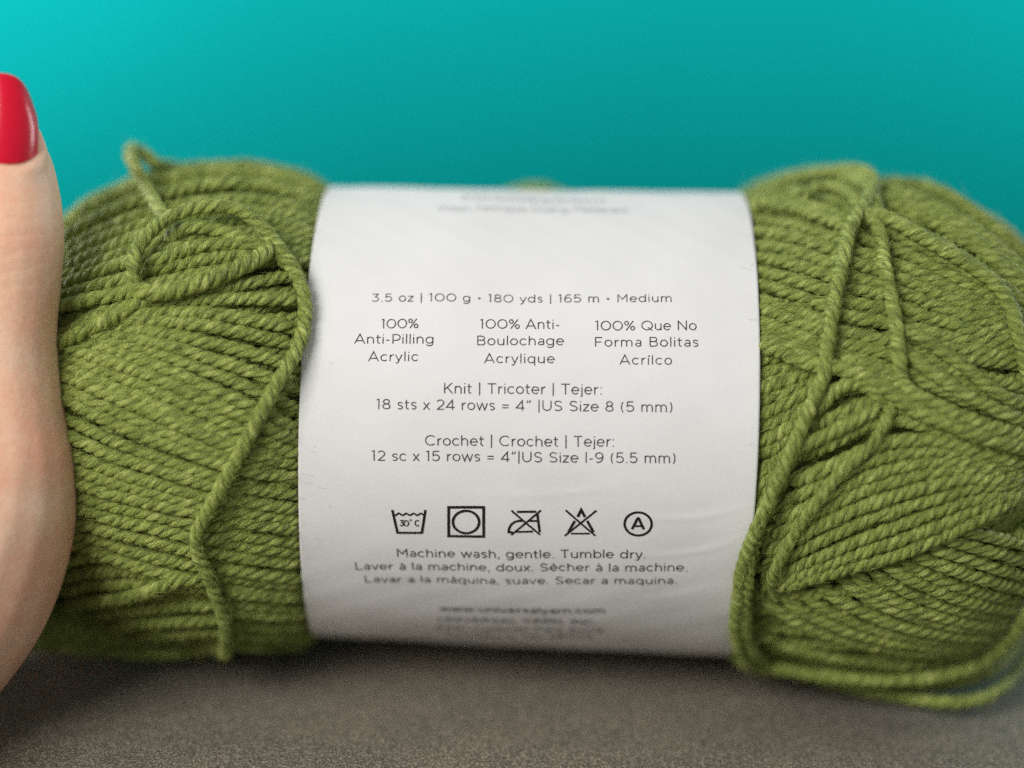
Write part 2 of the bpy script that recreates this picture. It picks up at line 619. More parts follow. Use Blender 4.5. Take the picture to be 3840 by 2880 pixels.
band([G('r2', [(1700, 470), (1820, 510), (2120, 600)]),
      G('r2', [(1560, 720), (1800, 740), (2120, 800)]),
      G('r2', [(1460, 960), (1700, 1010), (2120, 1070)]),
      G('r2', [(1360, 1190), (1700, 1230), (2120, 1290)]),
      G('r2', [(1300, 1400), (1650, 1450), (2120, 1500)]),
      G('r2', [(1320, 1540), (1700, 1590), (2120, 1610)])], -.85 * W, gap=46)
band([G('r3', [(150, 400), (350, 340), (600, 290), (900, 330), (1250, 430)]),
      G('r3', [(150, 620), (450, 600), (800, 550), (1100, 490), (1400, 500)]),
      G('r3', [(100, 720), (450, 700), (900, 640), (1300, 610), (1520, 630)]),
      G('r3', [(100, 800), (450, 810), (900, 800), (1300, 770), (1540, 760)]),
      G('r3', [(100, 850), (500, 900), (1000, 930), (1300, 905), (1540, 850)])], -.55 * W, gap=40, hug=False)
band([G('r3', [(1380, 490), (1700, 540), (2150, 560)]),
      G('r3', [(1420, 640), (1750, 670), (2150, 660)]),
      G('r3', [(1480, 800), (1800, 810), (2150, 770)]),
      G('r3', [(1500, 870), (1800, 870), (2150, 830)])], -.7 * W, gap=40, hug=False)
band([G('r3', [(120, 520), (450, 460), (800, 420), (1100, 420)]),
      G('r3', [(90, 700), (450, 680), (900, 620), (1300, 590)]),
      G('r3', [(90, 800), (450, 840), (900, 850), (1400, 820)])], -1.35 * W, gap=38, hug=False)
# loose turns, left
single(G('r1', [(1420, 560), (1280, 450), (1160, 380), (1050, 350), (935, 330), (860, 255), (835, 285), (870, 390), (930, 500), (1000, 610), (1060, 720), (1120, 830)]),
       [-.001, .0004, .0014, .003, .005, .0062, .006, .0045, .0025, .0012, .0005, -.001], depth=[.006, .010, .013, .014, .010, .006, .001, 0, 0, 0, 0, 0])
single(np.vstack([G('r1', [(950, 1290), (880, 1180), (855, 1060), (895, 910), (1010, 770), (1180, 680), (1380, 645), (1540, 665), (1660, 740), (1770, 860), (1870, 1000), (1948, 1150), (1978, 1300), (1968, 1430), (1932, 1560)]),
                  G('r2', [(1850, 150), (1720, 370), (1600, 600), (1500, 790), (1400, 970), (1310, 1130), (1270, 1240), (1285, 1350), (1340, 1460)]),
                  G('r3', [(1390, 520), (1440, 640), (1465, 760), (1470, 870), (1450, 930)])]),
       [-.0005, .0022, .0037, .0038, .0038, .0038, .0037, .0037, .0034, .0026, .0020, .0018, .0017, .0017, .0020,
        .0028, .0024, .0022, .0022, .002, .0018, .0016, .0014, .0012, .001, .001, .001, .0012, .0012], w=YW * 1.12, n=150, under=False)
single(G('r1', [(1080, 880), (1180, 790), (1330, 785), (1500, 830), (1650, 890), (1790, 960), (1880, 1040)]),
       [-.0008, .0006, .001, .0012, .0012, .001, -.0005])
single(G('r1', [(860, 1165), (950, 1205), (1120, 1190), (1330, 1130), (1530, 1050), (1680, 975), (1790, 890)]),
       [.0002, .0030, .0032, .0032, .0030, .0026, .0004], w=YW * 1.25)
single(G('r1', [(180, 1400), (380, 1300), (560, 1255), (720, 1225), (880, 1200), (1000, 1210)]), [.0006, .0008, .001, .001, .001, -.001])
single(G('r1', [(180, 1640), (330, 1560), (480, 1490), (640, 1410), (780, 1340), (900, 1270), (960, 1220)]), [.0006, .0010, .0012, .0013, .0012, .001, -.0008], w=YW * 1.15)
single(G('r1', [(880, 1020), (1050, 985), (1300, 905), (1550, 890), (1760, 930)]), [-.001, .0002, .0004, .0004, -.001])
single(G('r3', [(120, 690), (320, 630), (560, 590), (800, 560), (1000, 500), (1170, 440), (1290, 430)]), [0, .0006, .001, .001, .001, .0006, -.001])

# ---- right end
band([G('r4', [(120, 470), (300, 420), (600, 400), (900, 480), (1050, 560)]),
      G('r4', [(150, 610), (300, 600), (600, 640), (900, 740), (1050, 790)]),
      G('r4', [(180, 860), (350, 860), (600, 910), (900, 1010), (1050, 1060)]),
      G('r4', [(200, 1110), (400, 1160), (600, 1230), (800, 1310), (980, 1380)]),
      G('r4', [(200, 1320), (400, 1390), (600, 1470), (800, 1550), (960, 1620)])], -.6 * W, gap=46)
band([G('r5', [(200, 150), (400, 100), (600, 70), (850, 60)]),
      G('r5', [(200, 320), (400, 270), (600, 200), (850, 100)]),
      G('r5', [(200, 520), (400, 460), (600, 370), (800, 270)]),
      G('r5', [(200, 680), (400, 630), (580, 540), (740, 440)]),
      G('r5', [(180, 880), (400, 810), (540, 720), (660, 620)]),
      G('r5', [(170, 1080), (320, 1030), (450, 940), (560, 840)]),
      G('r5', [(150, 1280), (270, 1230), (380, 1130), (480, 1020)])], -.95 * W, gap=42)
band([G('r4', [(860, 700), (1050, 740), (1260, 800)]),
      G('r4', [(840, 960), (1050, 1000), (1320, 1060)]),
      G('r4', [(800, 1260), (1050, 1290), (1340, 1330)]),
      G('r4', [(790, 1450), (1050, 1490), (1340, 1560)]),
      G('r4', [(780, 1560), (1050, 1660), (1340, 1760)])], -.55 * W, gap=46)
band([G('r4', [(1090, 620), (1400, 760), (1700, 920), (1950, 1080), (2150, 1260), (2300, 1400)]),
      G('r4', [(1160, 850), (1450, 960), (1750, 1100), (2000, 1220), (2300, 1420)]),
      G('r4', [(1180, 1040), (1500, 1160), (1800, 1270), (2050, 1370), (2300, 1500)]),
      G('r4', [(1230, 1280), (1560, 1390), (1900, 1460), (2300, 1560)]),
      G('r4', [(1270, 1480), (1600, 1560), (1900, 1580), (2300, 1640)]),
      G('r5', [(1300, 20), (1600, 130), (1900, 210), (2300, 320)]),
      G('r5', [(1300, 130), (1600, 290), (1850, 400), (2300, 520)])], -.5 * W, gap=46)
band([G('r4', [(1100, 262), (1300, 285), (1600, 390), (1900, 580), (2150, 790), (2300, 930)]),
      G('r4', [(1050, 330), (1300, 400), (1600, 520), (1900, 700), (2300, 1040)]),
      G('r4', [(1030, 450), (1300, 530), (1600, 660), (1900, 840), (2300, 1180)]),
      G('r4', [(1040, 540), (1300, 620), (1600, 760), (1900, 950), (2100, 1100), (2300, 1330)])], -.5 * W, gap=42)
band([G('r5', [(760, 330), (900, 300), (1100, 270), (1300, 340), (1600, 520), (1900, 620), (2300, 760)]),
      G('r5', [(720, 560), (900, 470), (1150, 380), (1350, 440), (1600, 560), (1900, 660), (2300, 800)]),
      G('r5', [(680, 760), (900, 650), (1150, 530), (1400, 530), (1700, 630), (2000, 740), (2300, 850)]),
      G('r5', [(600, 960), (850, 830), (1150, 690), (1450, 650), (1750, 700), (2050, 790), (2300, 880)]),
      G('r5', [(480, 1230), (800, 1040), (1150, 880), (1500, 800), (1850, 810), (2300, 920)]),
      G('r5', [(400, 1450), (750, 1240), (1100, 1080), (1500, 960), (1850, 900), (2300, 950)]),
      G('r5', [(380, 1620), (700, 1470), (1100, 1300), (1500, 1160), (1850, 1040), (2300, 960)]),
      G('r5', [(380, 1700), (700, 1590), (1000, 1510), (1400, 1390), (1800, 1210), (2200, 990), (2350, 900)])], -.3 * W, gap=40)
band([G('r6', [(1760, 0), (2000, 50), (2212, 110), (2350, 140)]),
      G('r6', [(1560, 110), (1850, 200), (2212, 310), (2350, 340)]),
      G('r6', [(1280, 230), (1600, 390), (1900, 490), (2300, 560)]),
      G('r6', [(1000, 330), (1300, 500), (1700, 630), (2200, 660)]),
      G('r6', [(720, 400), (1000, 560), (1400, 690), (1900, 740), (2200, 710)]),
      G('r6', [(480, 450), (800, 640), (1200, 760), (1700, 810), (2150, 760)]),
      G('r6', [(330, 560), (600, 720), (1000, 830), (1500, 870), (2100, 810)]),
      G('r6', [(270, 720), (600, 830), (1000, 890), (1500, 910), (2050, 850)])], -.75 * W, gap=46)
# loose turns, right
single(G('r4', [(180, 560), (350, 480), (560, 500), (760, 560), (930, 640), (1020, 700)]), [.0002, .0008, .001, .001, .0006, -.001], depth=[0, .002, .002, .001, 0, 0])
single(G('r4', [(640, 440), (760, 370), (900, 380), (1000, 450), (1050, 540)]), [.0002, .001, .001, .0006, -.001])
single(np.vstack([G('r4', [(150, 500), (260, 415), (450, 300), (700, 222), (900, 200), (1060, 195), (1150, 240), (1172, 330), (1110, 425), (1040, 530), (980, 650), (940, 800), (900, 990), (860, 1190), (830, 1380), (805, 1560)]),
                  G('r5', [(790, 200), (725, 350), (650, 530), (570, 720), (485, 890), (415, 1060), (340, 1230), (270, 1400), (220, 1560)]),
                  G('r6', [(365, 410), (348, 550), (345, 680), (375, 800), (450, 880), (560, 930)])]),
       [.0003, .0012, .003, .0045, .005, .005, .0045, .0035, .003, .0026, .0026, .0028, .003, .003, .003, .003, .003, .003, .003, .003, .0028, .0026, .0024, .0022, .002, .0018, .0018, .0018, .0016, .0012, 0],
       w=YW * .98, n=220, under=False, depth=[.012, .014, .018, .020, .018, .014, .009, .004, .001] + [0] * 22)
single(G('r6', [(470, 60), (440, 200), (420, 350), (405, 500), (410, 650), (450, 780), (540, 860)]), [.0004, .001, .001, .001, .001, .0006, -.001], under=False, w=YW * 1.05)
single(G('r4', [(250, 500), (480, 350), (740, 268), (950, 250), (1090, 290), (1140, 400), (1165, 540), (1190, 660)]),
       [0, .001, .002, .003, .003, .0025, .001, -.001], w=YW * 1.3, depth=[.012, .014, .016, .014, .008, .003, .001, 0])
single(np.vstack([G('r4', [(1080, 560), (1150, 620), (1190, 750), (1205, 900), (1240, 1060), (1280, 1250), (1300, 1420), (1315, 1580)]),
                  G('r5', [(1320, 170), (1340, 260)])]), [0, .001, .0016, .0018, .0018, .0018, .0018, .0018, .0014, -.0006], w=YW * 1.1, n=90)
single(np.vstack([G('r4', [(1060, 600), (1110, 555), (1230, 580), (1400, 680), (1600, 790), (1790, 895), (1940, 1010), (2050, 1130), (2110, 1270), (2150, 1430), (2190, 1600)]),
                  G('r5', [(2230, 260)])]), [0, .0018, .0022, .0022, .0022, .0022, .0022, .0022, .0022, .002, .0018, .0012], w=YW * 1.1, n=100)
single(G('r5', [(230, -90), (450, 10), (600, 85), (760, 130), (900, 150), (1050, 195), (1250, 310), (1400, 420), (1600, 515), (1800, 585), (2000, 650), (2300, 740)]),
       [-.0005, .0008, .001, .001, .0014, .0018, .002, .002, .002, .002, .002, .0018], w=YW * 1.12, n=90)
single(G('r5', [(930, 100), (1080, 130), (1280, 235), (1430, 335), (1620, 430), (1800, 505), (2000, 570), (2300, 650)]),
       [-.0006, .0008, .0012, .0014, .0014, .0014, .0014, .0014], w=YW * 1.1, n=90)
single(G('r5', [(1340, 20), (1450, 110), (1620, 230), (1800, 345), (2000, 440), (2300, 560)]), [-.0005, .0005, .001, .001, .001, .001], w=YW * 1.1)
single(G('r4', [(1280, 1350), (1450, 1400), (1650, 1530), (1800, 1640), (2000, 1800), (2250, 1900)]), [-.0005, .0005, .0008, .0008, .0008, .0008])
single(G('r5', [(1250, 390), (1235, 470), (1180, 590), (1100, 700), (990, 800), (880, 900), (760, 1060), (640, 1220), (540, 1380), (460, 1540), (430, 1640), (470, 1730)]),
       [-.0005, .0008, .001, .0012, .0013, .0013, .0013, .0013, .0013, .0010, -.0012, -.0040], w=YW * .92, n=100)
single(G('r5', [(1170, 420), (1080, 470), (960, 530), (830, 600), (700, 660), (600, 720)]), [-.0006, .0006, .0008, .0008, .0006, -.001])
single(G('r5', [(700, 470), (790, 380), (890, 290), (980, 255), (1080, 270), (1160, 330), (1210, 400)]), [-.001, .0002, .0006, .0008, .0008, .0006, -.001])
single(G('r4', [(300, 1390), (420, 1430), (560, 1480), (720, 1570), (830, 1640)]), [-.0005, .0005, .0008, .0008, 0], w=YW * 1.1)
# turns hanging round the foot of the right end
single(G('r6', [(230, 760), (330, 850), (600, 905), (1000, 965), (1400, 985), (1700, 950), (1950, 865), (2110, 740), (2230, 570), (2330, 350)]),
       [-.001, .0004, .0008, .001, .0012, .0016, .002, .0022, .0022, .001], w=YW * 1.0, n=100)


def table_strand(z, pts, lift0, name='loose_strand'):
    """a slack turn lying on the table in front of the skein"""
    path = smooth_path(G(z, pts), 60)
    P = []
    for i, (px, py) in enumerate(path):
        d = ray(px, py)
        t = (TABLE_Z + YW * .5 + lift0[0] + (lift0[1] - lift0[0]) * i / 59 - C[2]) / d[2]
        P.append(C + d * t)
    y = Yarn()
    y.strand(box_smooth(np.array(P), 3), w=YW * 1.0, fuzz=1.0, wobble=.4)
    return rebase(y.build(name, skein))


table_strand('r6', [(900, 985), (1100, 1040), (1400, 1090), (1650, 1125), (1850, 1120), (2010, 1070), (2120, 980), (2200, 880), (2300, 700)], (.0, .006))
table_strand('r6', [(1350, 1010), (1600, 1015), (1800, 995), (1960, 940), (2090, 850), (2200, 700), (2330, 480)], (.0015, .012))
# a turn rising behind the paper band
yb = Yarn()
q = np.linspace(0, 1, 30)
zz = np.stack([-.006 + .012 * q, .030 + 0 * q, .0430 + .0035 * np.sin(math.pi * q)], 1)
yb.strand(zz * np.array([1.6, 1, .968]), w=YW * 1.3, fuzz=.5)
rebase(yb.build('loose_strand', skein))

# ------------------------------------------------------------------ paper band
LX0, LX1 = -.0436, .0436


def lab_r(x):
    return .04885 + .0150 * x


CREASES = []          # (x0,phi0,x1,phi1,amp,width)


def lab_disp(x, ph):
    d = .00019 * np.sin(x * 95 + 2.2 * np.sin(ph * 3.1)) * np.sin(ph * 4.3 + x * 38 + .8)
    d = d + .00010 * np.sin(x * 210 + ph * 7) * np.sin(ph * 9.5 - x * 60)
    d = d + .00004 * np.sin(x * 520 + 3 * np.sin(ph * 6)) * np.sin(ph * 24 + x * 130)
    for (x0, p0, x1, p1, amp, wd_) in CREASES:
        dx, dv = x1 - x0, (p1 - p0) * .0488
        L = math.hypot(dx, dv)
        ux, uv = dx / L, dv / L
        a = (x - x0) * ux + (ph - p0) * .0488 * uv
        b = -(x - x0) * uv + (ph - p0) * .0488 * ux
        fade = np.clip(a / (L * .35), 0, 1) * np.clip((L - a) / (L * .35), 0, 1)
        bow = b + .0016 * np.sin(np.clip(a / L, 0, 1) * math.pi)
        d = d + .28 * amp * fade * (np.exp(-(bow / wd_) ** 2) - .6 * np.exp(-((bow - wd_ * 2) / (wd_ * 2.2)) ** 2))
    # the edges lie a touch tighter
    return d


def lab_hit(px, py):
    """(x, phi) on the band seen at a photo pixel"""
    d = ray(px, py)
    t = np.linspace(.33, .41, 400)
    P = C[None] + d[None] * t[:, None]
    g = np.hypot(P[:, 1], P[:, 2]) - lab_r(P[:, 0])
    j = int(np.argmax(g < 0))
    if not (g < 0).any():
        j = int(np.argmin(g)); p = P[j]
    else:
        tt = t[j - 1] + (t[j] - t[j - 1]) * g[j - 1] / (g[j - 1] - g[j])
        p = C + d * tt
    return p[0], math.atan2(p[2], -p[1])


for (ax, ay, bx, by_, amp, wdt) in [(1240, 1120, 1830, 1045, .00022, .0007), (1780, 1150, 2150, 1190, .00016, .0009), (2350, 1930, 2830, 1895, .00030, .0008),
                                    (1700, 1850, 2420, 1800, .00020, .0010), (2380, 2080, 2800, 2010, .00026, .0008), (2120, 1800, 2180, 1840, .00025, .0004),
                                    (1250, 2090, 1700, 2180, .00018, .0014), (1300, 880, 1900, 830, .00018, .0016), (2100, 900, 2750, 960, .00016, .0016),
                                    (2300, 2250, 2720, 2180, .0002, .0012), (1200, 1500, 1500, 1590, .0001, .0012)]:
    a_, b_ = lab_hit(ax, ay), lab_hit(bx, by_)
    CREASES.append((a_[0], a_[1], b_[0], b_[1], amp, wdt))


def lab_pt(x, ph, off=0.0):
    x = np.asarray(x, float); ph = np.asarray(ph, float)
    r = lab_r(x) + lab_disp(x, ph) + off
    # unseen sag added at the back underside to shut out light behind
    wt = np.exp(-((ph + 1.80) / .19) ** 2)
    r = r + np.maximum(-TABLE_Z - .0003 + .0000 * x - r * np.abs(np.sin(ph)), 0) * wt
    return np.stack([x, -r * np.cos(ph), r * np.sin(ph)], -1)


nu, nv = 200, 900
X, PH = np.meshgrid(np.linspace(LX0, LX1, nu), np.linspace(-math.pi, math.pi, nv, endpoint=False))
V = lab_pt(X.ravel(), PH.ravel())
i = (np.arange(nv)[:, None] * nu + np.arange(nu - 1)[None]).ravel()
j = (((np.arange(nv) + 1) % nv)[:, None] * nu + np.arange(nu - 1)[None]).ravel()
label = rebase(mesh_obj('paper_label', V, np.stack([i, i + 1, j + 1, j], 1), MP, skein))
so = label.modifiers.new('thickness', 'SOLIDIFY'); so.thickness = .00013; so.offset = -1


# ---- round geometric lettering drawn as strokes (cap height 1)
def arc(cx, cy, rx, ry, a0, a1, n=None):
    n = n or max(6, int(abs(a1 - a0) / 12))
    a = np.radians(np.linspace(a0, a1, n))
    return [(cx + rx * math.cos(t), cy + ry * math.sin(t)) for t in a]


xh, y0, y1 = .68, .05, .95
b = dict(cx=.32, cy=.365, rx=.27, ry=.315)


def bowl(a0=0, a1=360, dx=0):
    return arc(.32 + dx, .365, .27, .315, a0, a1)


GL = {
    'a': (.56, [arc(.29, .50, .19, .18, 150, 0) + [(.48, y0)], arc(.28, .215, .20, .165, 0, 360)]),
    'b': (.68, [[(.09, 1), (.09, 0)], bowl(dx=.05)]),
    'c': (.58, [bowl(42, 318)]),
    'd': (.68, [bowl(), [(.59, 1), (.59, 0)]]),
    'e': (.64, [[(.06, .37), (.585, .37)] + bowl(0, 318)[1:]]),
    'f': (.36, [[(.15, 0), (.15, .78)] + arc(.31, .78, .16, .17, 180, 80), [(.0, .66), (.34, .66)]]),
    'g': (.68, [bowl(), [(.59, .70), (.59, .02)] + arc(.32, .02, .27, .24, 0, -150)]),
    'h': (.64, [[(.09, 1), (.09, 0)], [(.09, .40)] + arc(.32, .42, .23, .26, 180, 0) + [(.55, 0)]]),
    'i': (.18, [[(.09, .70), (.09, 0)], [(.09, .87), (.09, .97)]]),
    'j': (.18, [[(.10, .70), (.10, -.08)] + arc(-.03, -.08, .13, .13, 0, -80), [(.10, .87), (.10, .97)]]),
    'k': (.56, [[(.09, 1), (.09, 0)], [(.50, .70), (.10, .27)], [(.26, .42), (.53, 0)]]),
    'l': (.18, [[(.09, 1), (.09, 0)]]),
    'm': (1.0, [[(.09, .70), (.09, 0)], [(.09, .42)] + arc(.29, .44, .20, .24, 180, 0) + [(.49, 0)], [(.49, .42)] + arc(.70, .44, .21, .24, 180, 0) + [(.91, 0)]]),
    'n': (.64, [[(.09, .70), (.09, 0)], [(.09, .40)] + arc(.32, .42, .23, .26, 180, 0) + [(.55, 0)]]),
    'o': (.64, [bowl()]),
    'p': (.68, [[(.09, .70), (.09, -.24)], bowl(dx=.05)]),
    'q': (.68, [bowl(), [(.59, .70), (.59, -.24)]]),
    'r': (.38, [[(.09, .70), (.09, 0)], [(.09, .36)] + arc(.36, .36, .27, .31, 180, 88)]),
    's': (.50, [[(.43, .58)] + arc(.255, .525, .17, .155, 40, 240) + arc(.245, .205, .19, .155, 75, -140)]),
    't': (.38, [[(.15, .92), (.15, .19)] + arc(.29, .19, .14, .14, 180, 290), [(.01, .66), (.36, .66)]]),
    'u': (.64, [[(.09, .70), (.09, .29)] + arc(.32, .29, .23, .24, 180, 360) + [(.55, .70)], [(.55, .70), (.55, 0)]]),
    'v': (.56, [[(.02, .70), (.28, .02), (.54, .70)]]),
    'w': (.88, [[(.02, .70), (.23, .02), (.44, .68), (.65, .02), (.86, .70)]]),
    'x': (.54, [[(.03, .70), (.51, 0)], [(.51, .70), (.03, 0)]]),
    'y': (.56, [[(.02, .70), (.28, .04)], [(.54, .70), (.24, -.10), (.16, -.19), (.04, -.18)]]),
    'z': (.52, [[(.04, .65), (.46, .65), (.05, .05), (.48, .05)]]),
    'A': (.86, [[(.03, 0), (.43, 1), (.83, 0)], [(.15, .30), (.71, .30)]]),
    'B': (.76, [[(.11, y0), (.11, y1), (.42, y1)] + arc(.42, .74, .21, .21, 90, -90) + [(.11, .53)], [(.42, .53)] + arc(.45, .29, .23, .24, 90, -90) + [(.11, y0)]]),
    'C': (.86, [arc(.48, .5, .42, .45, 45, 315)]),
    'D': (.86, [[(.11, y0), (.11, y1), (.38, y1)] + arc(.38, .5, .41, .45, 90, -90) + [(.11, y0)]]),
    'E': (.70, [[(.64, y1), (.11, y1), (.11, y0), (.65, y0)], [(.11, .5), (.58, .5)]]),
    'F': (.68, [[(.64, y1), (.11, y1), (.11, 0)], [(.11, .48), (.58, .48)]]),
    'H': (.86, [[(.11, 0), (.11, 1)], [(.75, 0), (.75, 1)], [(.11, .5), (.75, .5)]]),
    'I': (.22, [[(.11, 0), (.11, 1)]]),
    'K': (.76, [[(.11, 0), (.11, 1)], [(.70, 1), (.12, .38)], [(.32, .58), (.74, 0)]]),
    'L': (.64, [[(.11, 1), (.11, y0), (.61, y0)]]),
    'M': (.98, [[(.11, 0), (.11, .98), (.49, .38), (.87, .98), (.87, 0)]]),
    'N': (.88, [[(.11, 0), (.11, .97), (.77, .03), (.77, 1)]]),
    'O': (.98, [arc(.49, .5, .43, .45, 0, 360)]),
    'P': (.72, [[(.11, 0), (.11, y1), (.40, y1)] + arc(.40, .65, .27, .30, 90, -90) + [(.11, .35)]]),
    'Q': (.98, [arc(.49, .5, .43, .45, 0, 360), [(.56, .30), (.92, -.02)]]),
    'R': (.76, [[(.11, 0), (.11, y1), (.42, y1)] + arc(.42, .66, .26, .29, 90, -90) + [(.11, .37)], [(.44, .37), (.70, 0)]]),
    'S': (.72, [[(.62, .82)] + arc(.36, .73, .25, .22, 40, 250) + arc(.35, .27, .29, .22, 75, -145)]),
    'T': (.72, [[(.02, y1), (.70, y1)], [(.36, y1), (.36, 0)]]),
    'U': (.84, [[(.10, 1), (.10, .38)] + arc(.42, .38, .32, .33, 180, 360) + [(.74, 1)]]),
    'V': (.82, [[(.03, 1), (.41, .02), (.79, 1)]]),
    'W': (1.2, [[(.03, 1), (.32, .02), (.60, .98), (.88, .02), (1.17, 1)]]),
    'Y': (.80, [[(.03, 1), (.40, .42), (.77, 1)], [(.40, .42), (.40, 0)]]),
    '0': (.88, [arc(.44, .5, .38, .45, 0, 360)]),
    '1': (.36, [[(.03, .90), (.21, .97), (.21, 0)]]),
    '2': (.66, [arc(.33, .68, .26, .27, 160, -35) + [(.09, .05), (.62, .05)]]),
    '3': (.66, [[(.08, y1), (.56, y1), (.30, .58)] + arc(.30, .32, .29, .27, 90, -150)]),
    '4': (.72, [[(.53, 0), (.53, .96), (.05, .25), (.70, .25)]]),
    '5': (.68, [[(.59, y1), (.14, y1), (.11, .52)] + arc(.32, .33, .29, .28, 130, -150)]),
    '6': (.70, [arc(.36, .32, .28, .27, 0, 360), arc(.42, .42, .34, .54, 60, 195)]),
    '7': (.64, [[(.04, y1), (.59, y1), (.20, 0)]]),
    '8': (.70, [arc(.35, .74, .23, .21, 0, 360), arc(.35, .28, .28, .235, 0, 360)]),
    '9': (.70, [arc(.34, .68, .28, .27, 0, 360), arc(.28, .58, .34, .54, -120, 15)]),
    '%': (.90, [arc(.20, .76, .155, .19, 0, 360), arc(.70, .24, .155, .19, 0, 360), [(.74, .99), (.16, .01)]]),
    '.': (.20, [[(.10, 0), (.10, .11)]]), ',': (.20, [[(.11, .11), (.11, .02), (.05, -.14)]]),
    ':': (.20, [[(.10, 0), (.10, .11)], [(.10, .58), (.10, .69)]]),
    '-': (.38, [[(.05, .36), (.33, .36)]]), '|': (.22, [[(.11, 1.06), (.11, -.16)]]),
    '=': (.62, [[(.06, .52), (.56, .52)], [(.06, .26), (.56, .26)]]),
    '(': (.34, [arc(.44, .44, .34, .64, 130, 230)]), ')': (.34, [arc(-.10, .44, .34, .64, 50, -50)]),
    '”': (.42, [[(.12, 1.0), (.14, .88), (.07, .74)], [(.31, 1.0), (.33, .88), (.26, .74)]]),
    '•': (.40, [arc(.20, .44, .07, .07, 0, 360)]),
    '°': (.34, [arc(.17, .86, .10, .11, 0, 360)]),
    ' ': (.30, []),
}
GL['é'] = (GL['e'][0], GL['e'][1] + [[(.27, .80), (.40, .97)]])
GL['á'] = (GL['a'][0], GL['a'][1] + [[(.24, .80), (.37, .97)]])
GL['à'] = (GL['a'][0], GL['a'][1] + [[(.34, .80), (.21, .97)]])
GL['í'] = (GL['i'][0], [GL['i'][1][0], [(.08, .80), (.20, .97)]])


class Ink:
    """strokes laid flat on the paper surface, in (x, phi)"""
    def __init__(self):
        self.V, self.F, self.n, self.k = [], [], 0, 0

    def stroke(self, pts, wd_, sx=1.0):
        p = np.asarray(pts, float)
        keep = np.r_[True, np.linalg.norm(np.diff(p, axis=0), axis=1) > 1e-7]
        p = p[keep]
        if len(p) < 2:
            return
        q = [p[:1]]
        for a_, b_ in zip(p[:-1], p[1:]):
            k_ = max(1, int(np.linalg.norm(b_ - a_) / .0003))
            q.append(a_ + (b_ - a_) * (np.arange(1, k_ + 1) / k_)[:, None])
        p = np.vstack(q)
        seg = unit(np.diff(p, axis=0))
        closed = np.linalg.norm(p[0] - p[-1]) < 1e-6
        nrm = np.stack([-seg[:, 1], seg[:, 0]], 1)
        a = np.vstack([nrm[-1:] if closed else nrm[:1], nrm])
        c = np.vstack([nrm, nrm[:1] if closed else nrm[-1:]])
        m = unit(a + c)
        ln = 1 / np.clip((m * c).sum(1), .45, 1)
        off = m * (ln * wd_ / 2)[:, None]
        uv = np.vstack([p + off, p - off])
        V = lab_pt(uv[:, 0], uv[:, 1] / .0488, .00008 + .000003 * (self.k % 5))
        self.k += 1
        n = len(p); i = np.arange(n - 1)
        self.F.append(np.stack([i, i + 1, n + i + 1, n + i], 1) + self.n)
        self.V.append(V); self.n += len(V)

    def build(self, name, mat):
        me = np.vstack(self.V), np.vstack(self.F)
        return rebase_child(mesh_obj(name, me[0], me[1], mat, label, False))


def rebase_child(o):
    return o          # the label already sits in world place through its own parent


def uv_of(px, py):
    x, ph = lab_hit(px, py)
    return np.array([x, ph * .0488])


def text_row(s, xl, xr, yl, yr, cap, mat=None, weight=.105):
    a, c = uv_of(xl, yl), uv_of(xr, yr)
    t = uv_of((xl + xr) / 2, (yl + yr) / 2 - cap)
    mid = uv_of((xl + xr) / 2, (yl + yr) / 2)
    H = abs(t[1] - mid[1])
    Wd = np.linalg.norm(c - a)
    e1 = (c - a) / Wd
    e2 = np.array([-e1[1], e1[0]])
    adv = [GL[ch][0] for ch in s]
    nat = sum(adv)
    sb = .10
    full = (nat + sb * (len(s) - 1)) * H
    kx = Wd / full                     # fit to the printed width
    gl = min(max(kx, .9), 1.24)        # letters stretch a little, the rest is tracking
    tr = (Wd - nat * H * gl) / max(len(s) - 1, 1)
    ink = Ink(); x = 0
    for ch, w_ in zip(s, adv):
        for st in GL[ch][1]:
            P = [a + e1 * (x + q_[0] * H * gl) + e2 * (q_[1] * H) for q_ in st]
            ink.stroke(P, weight * H * .98)
        x += w_ * H * gl + tr
    ink.build('printed_line', mat or MI)
    return H


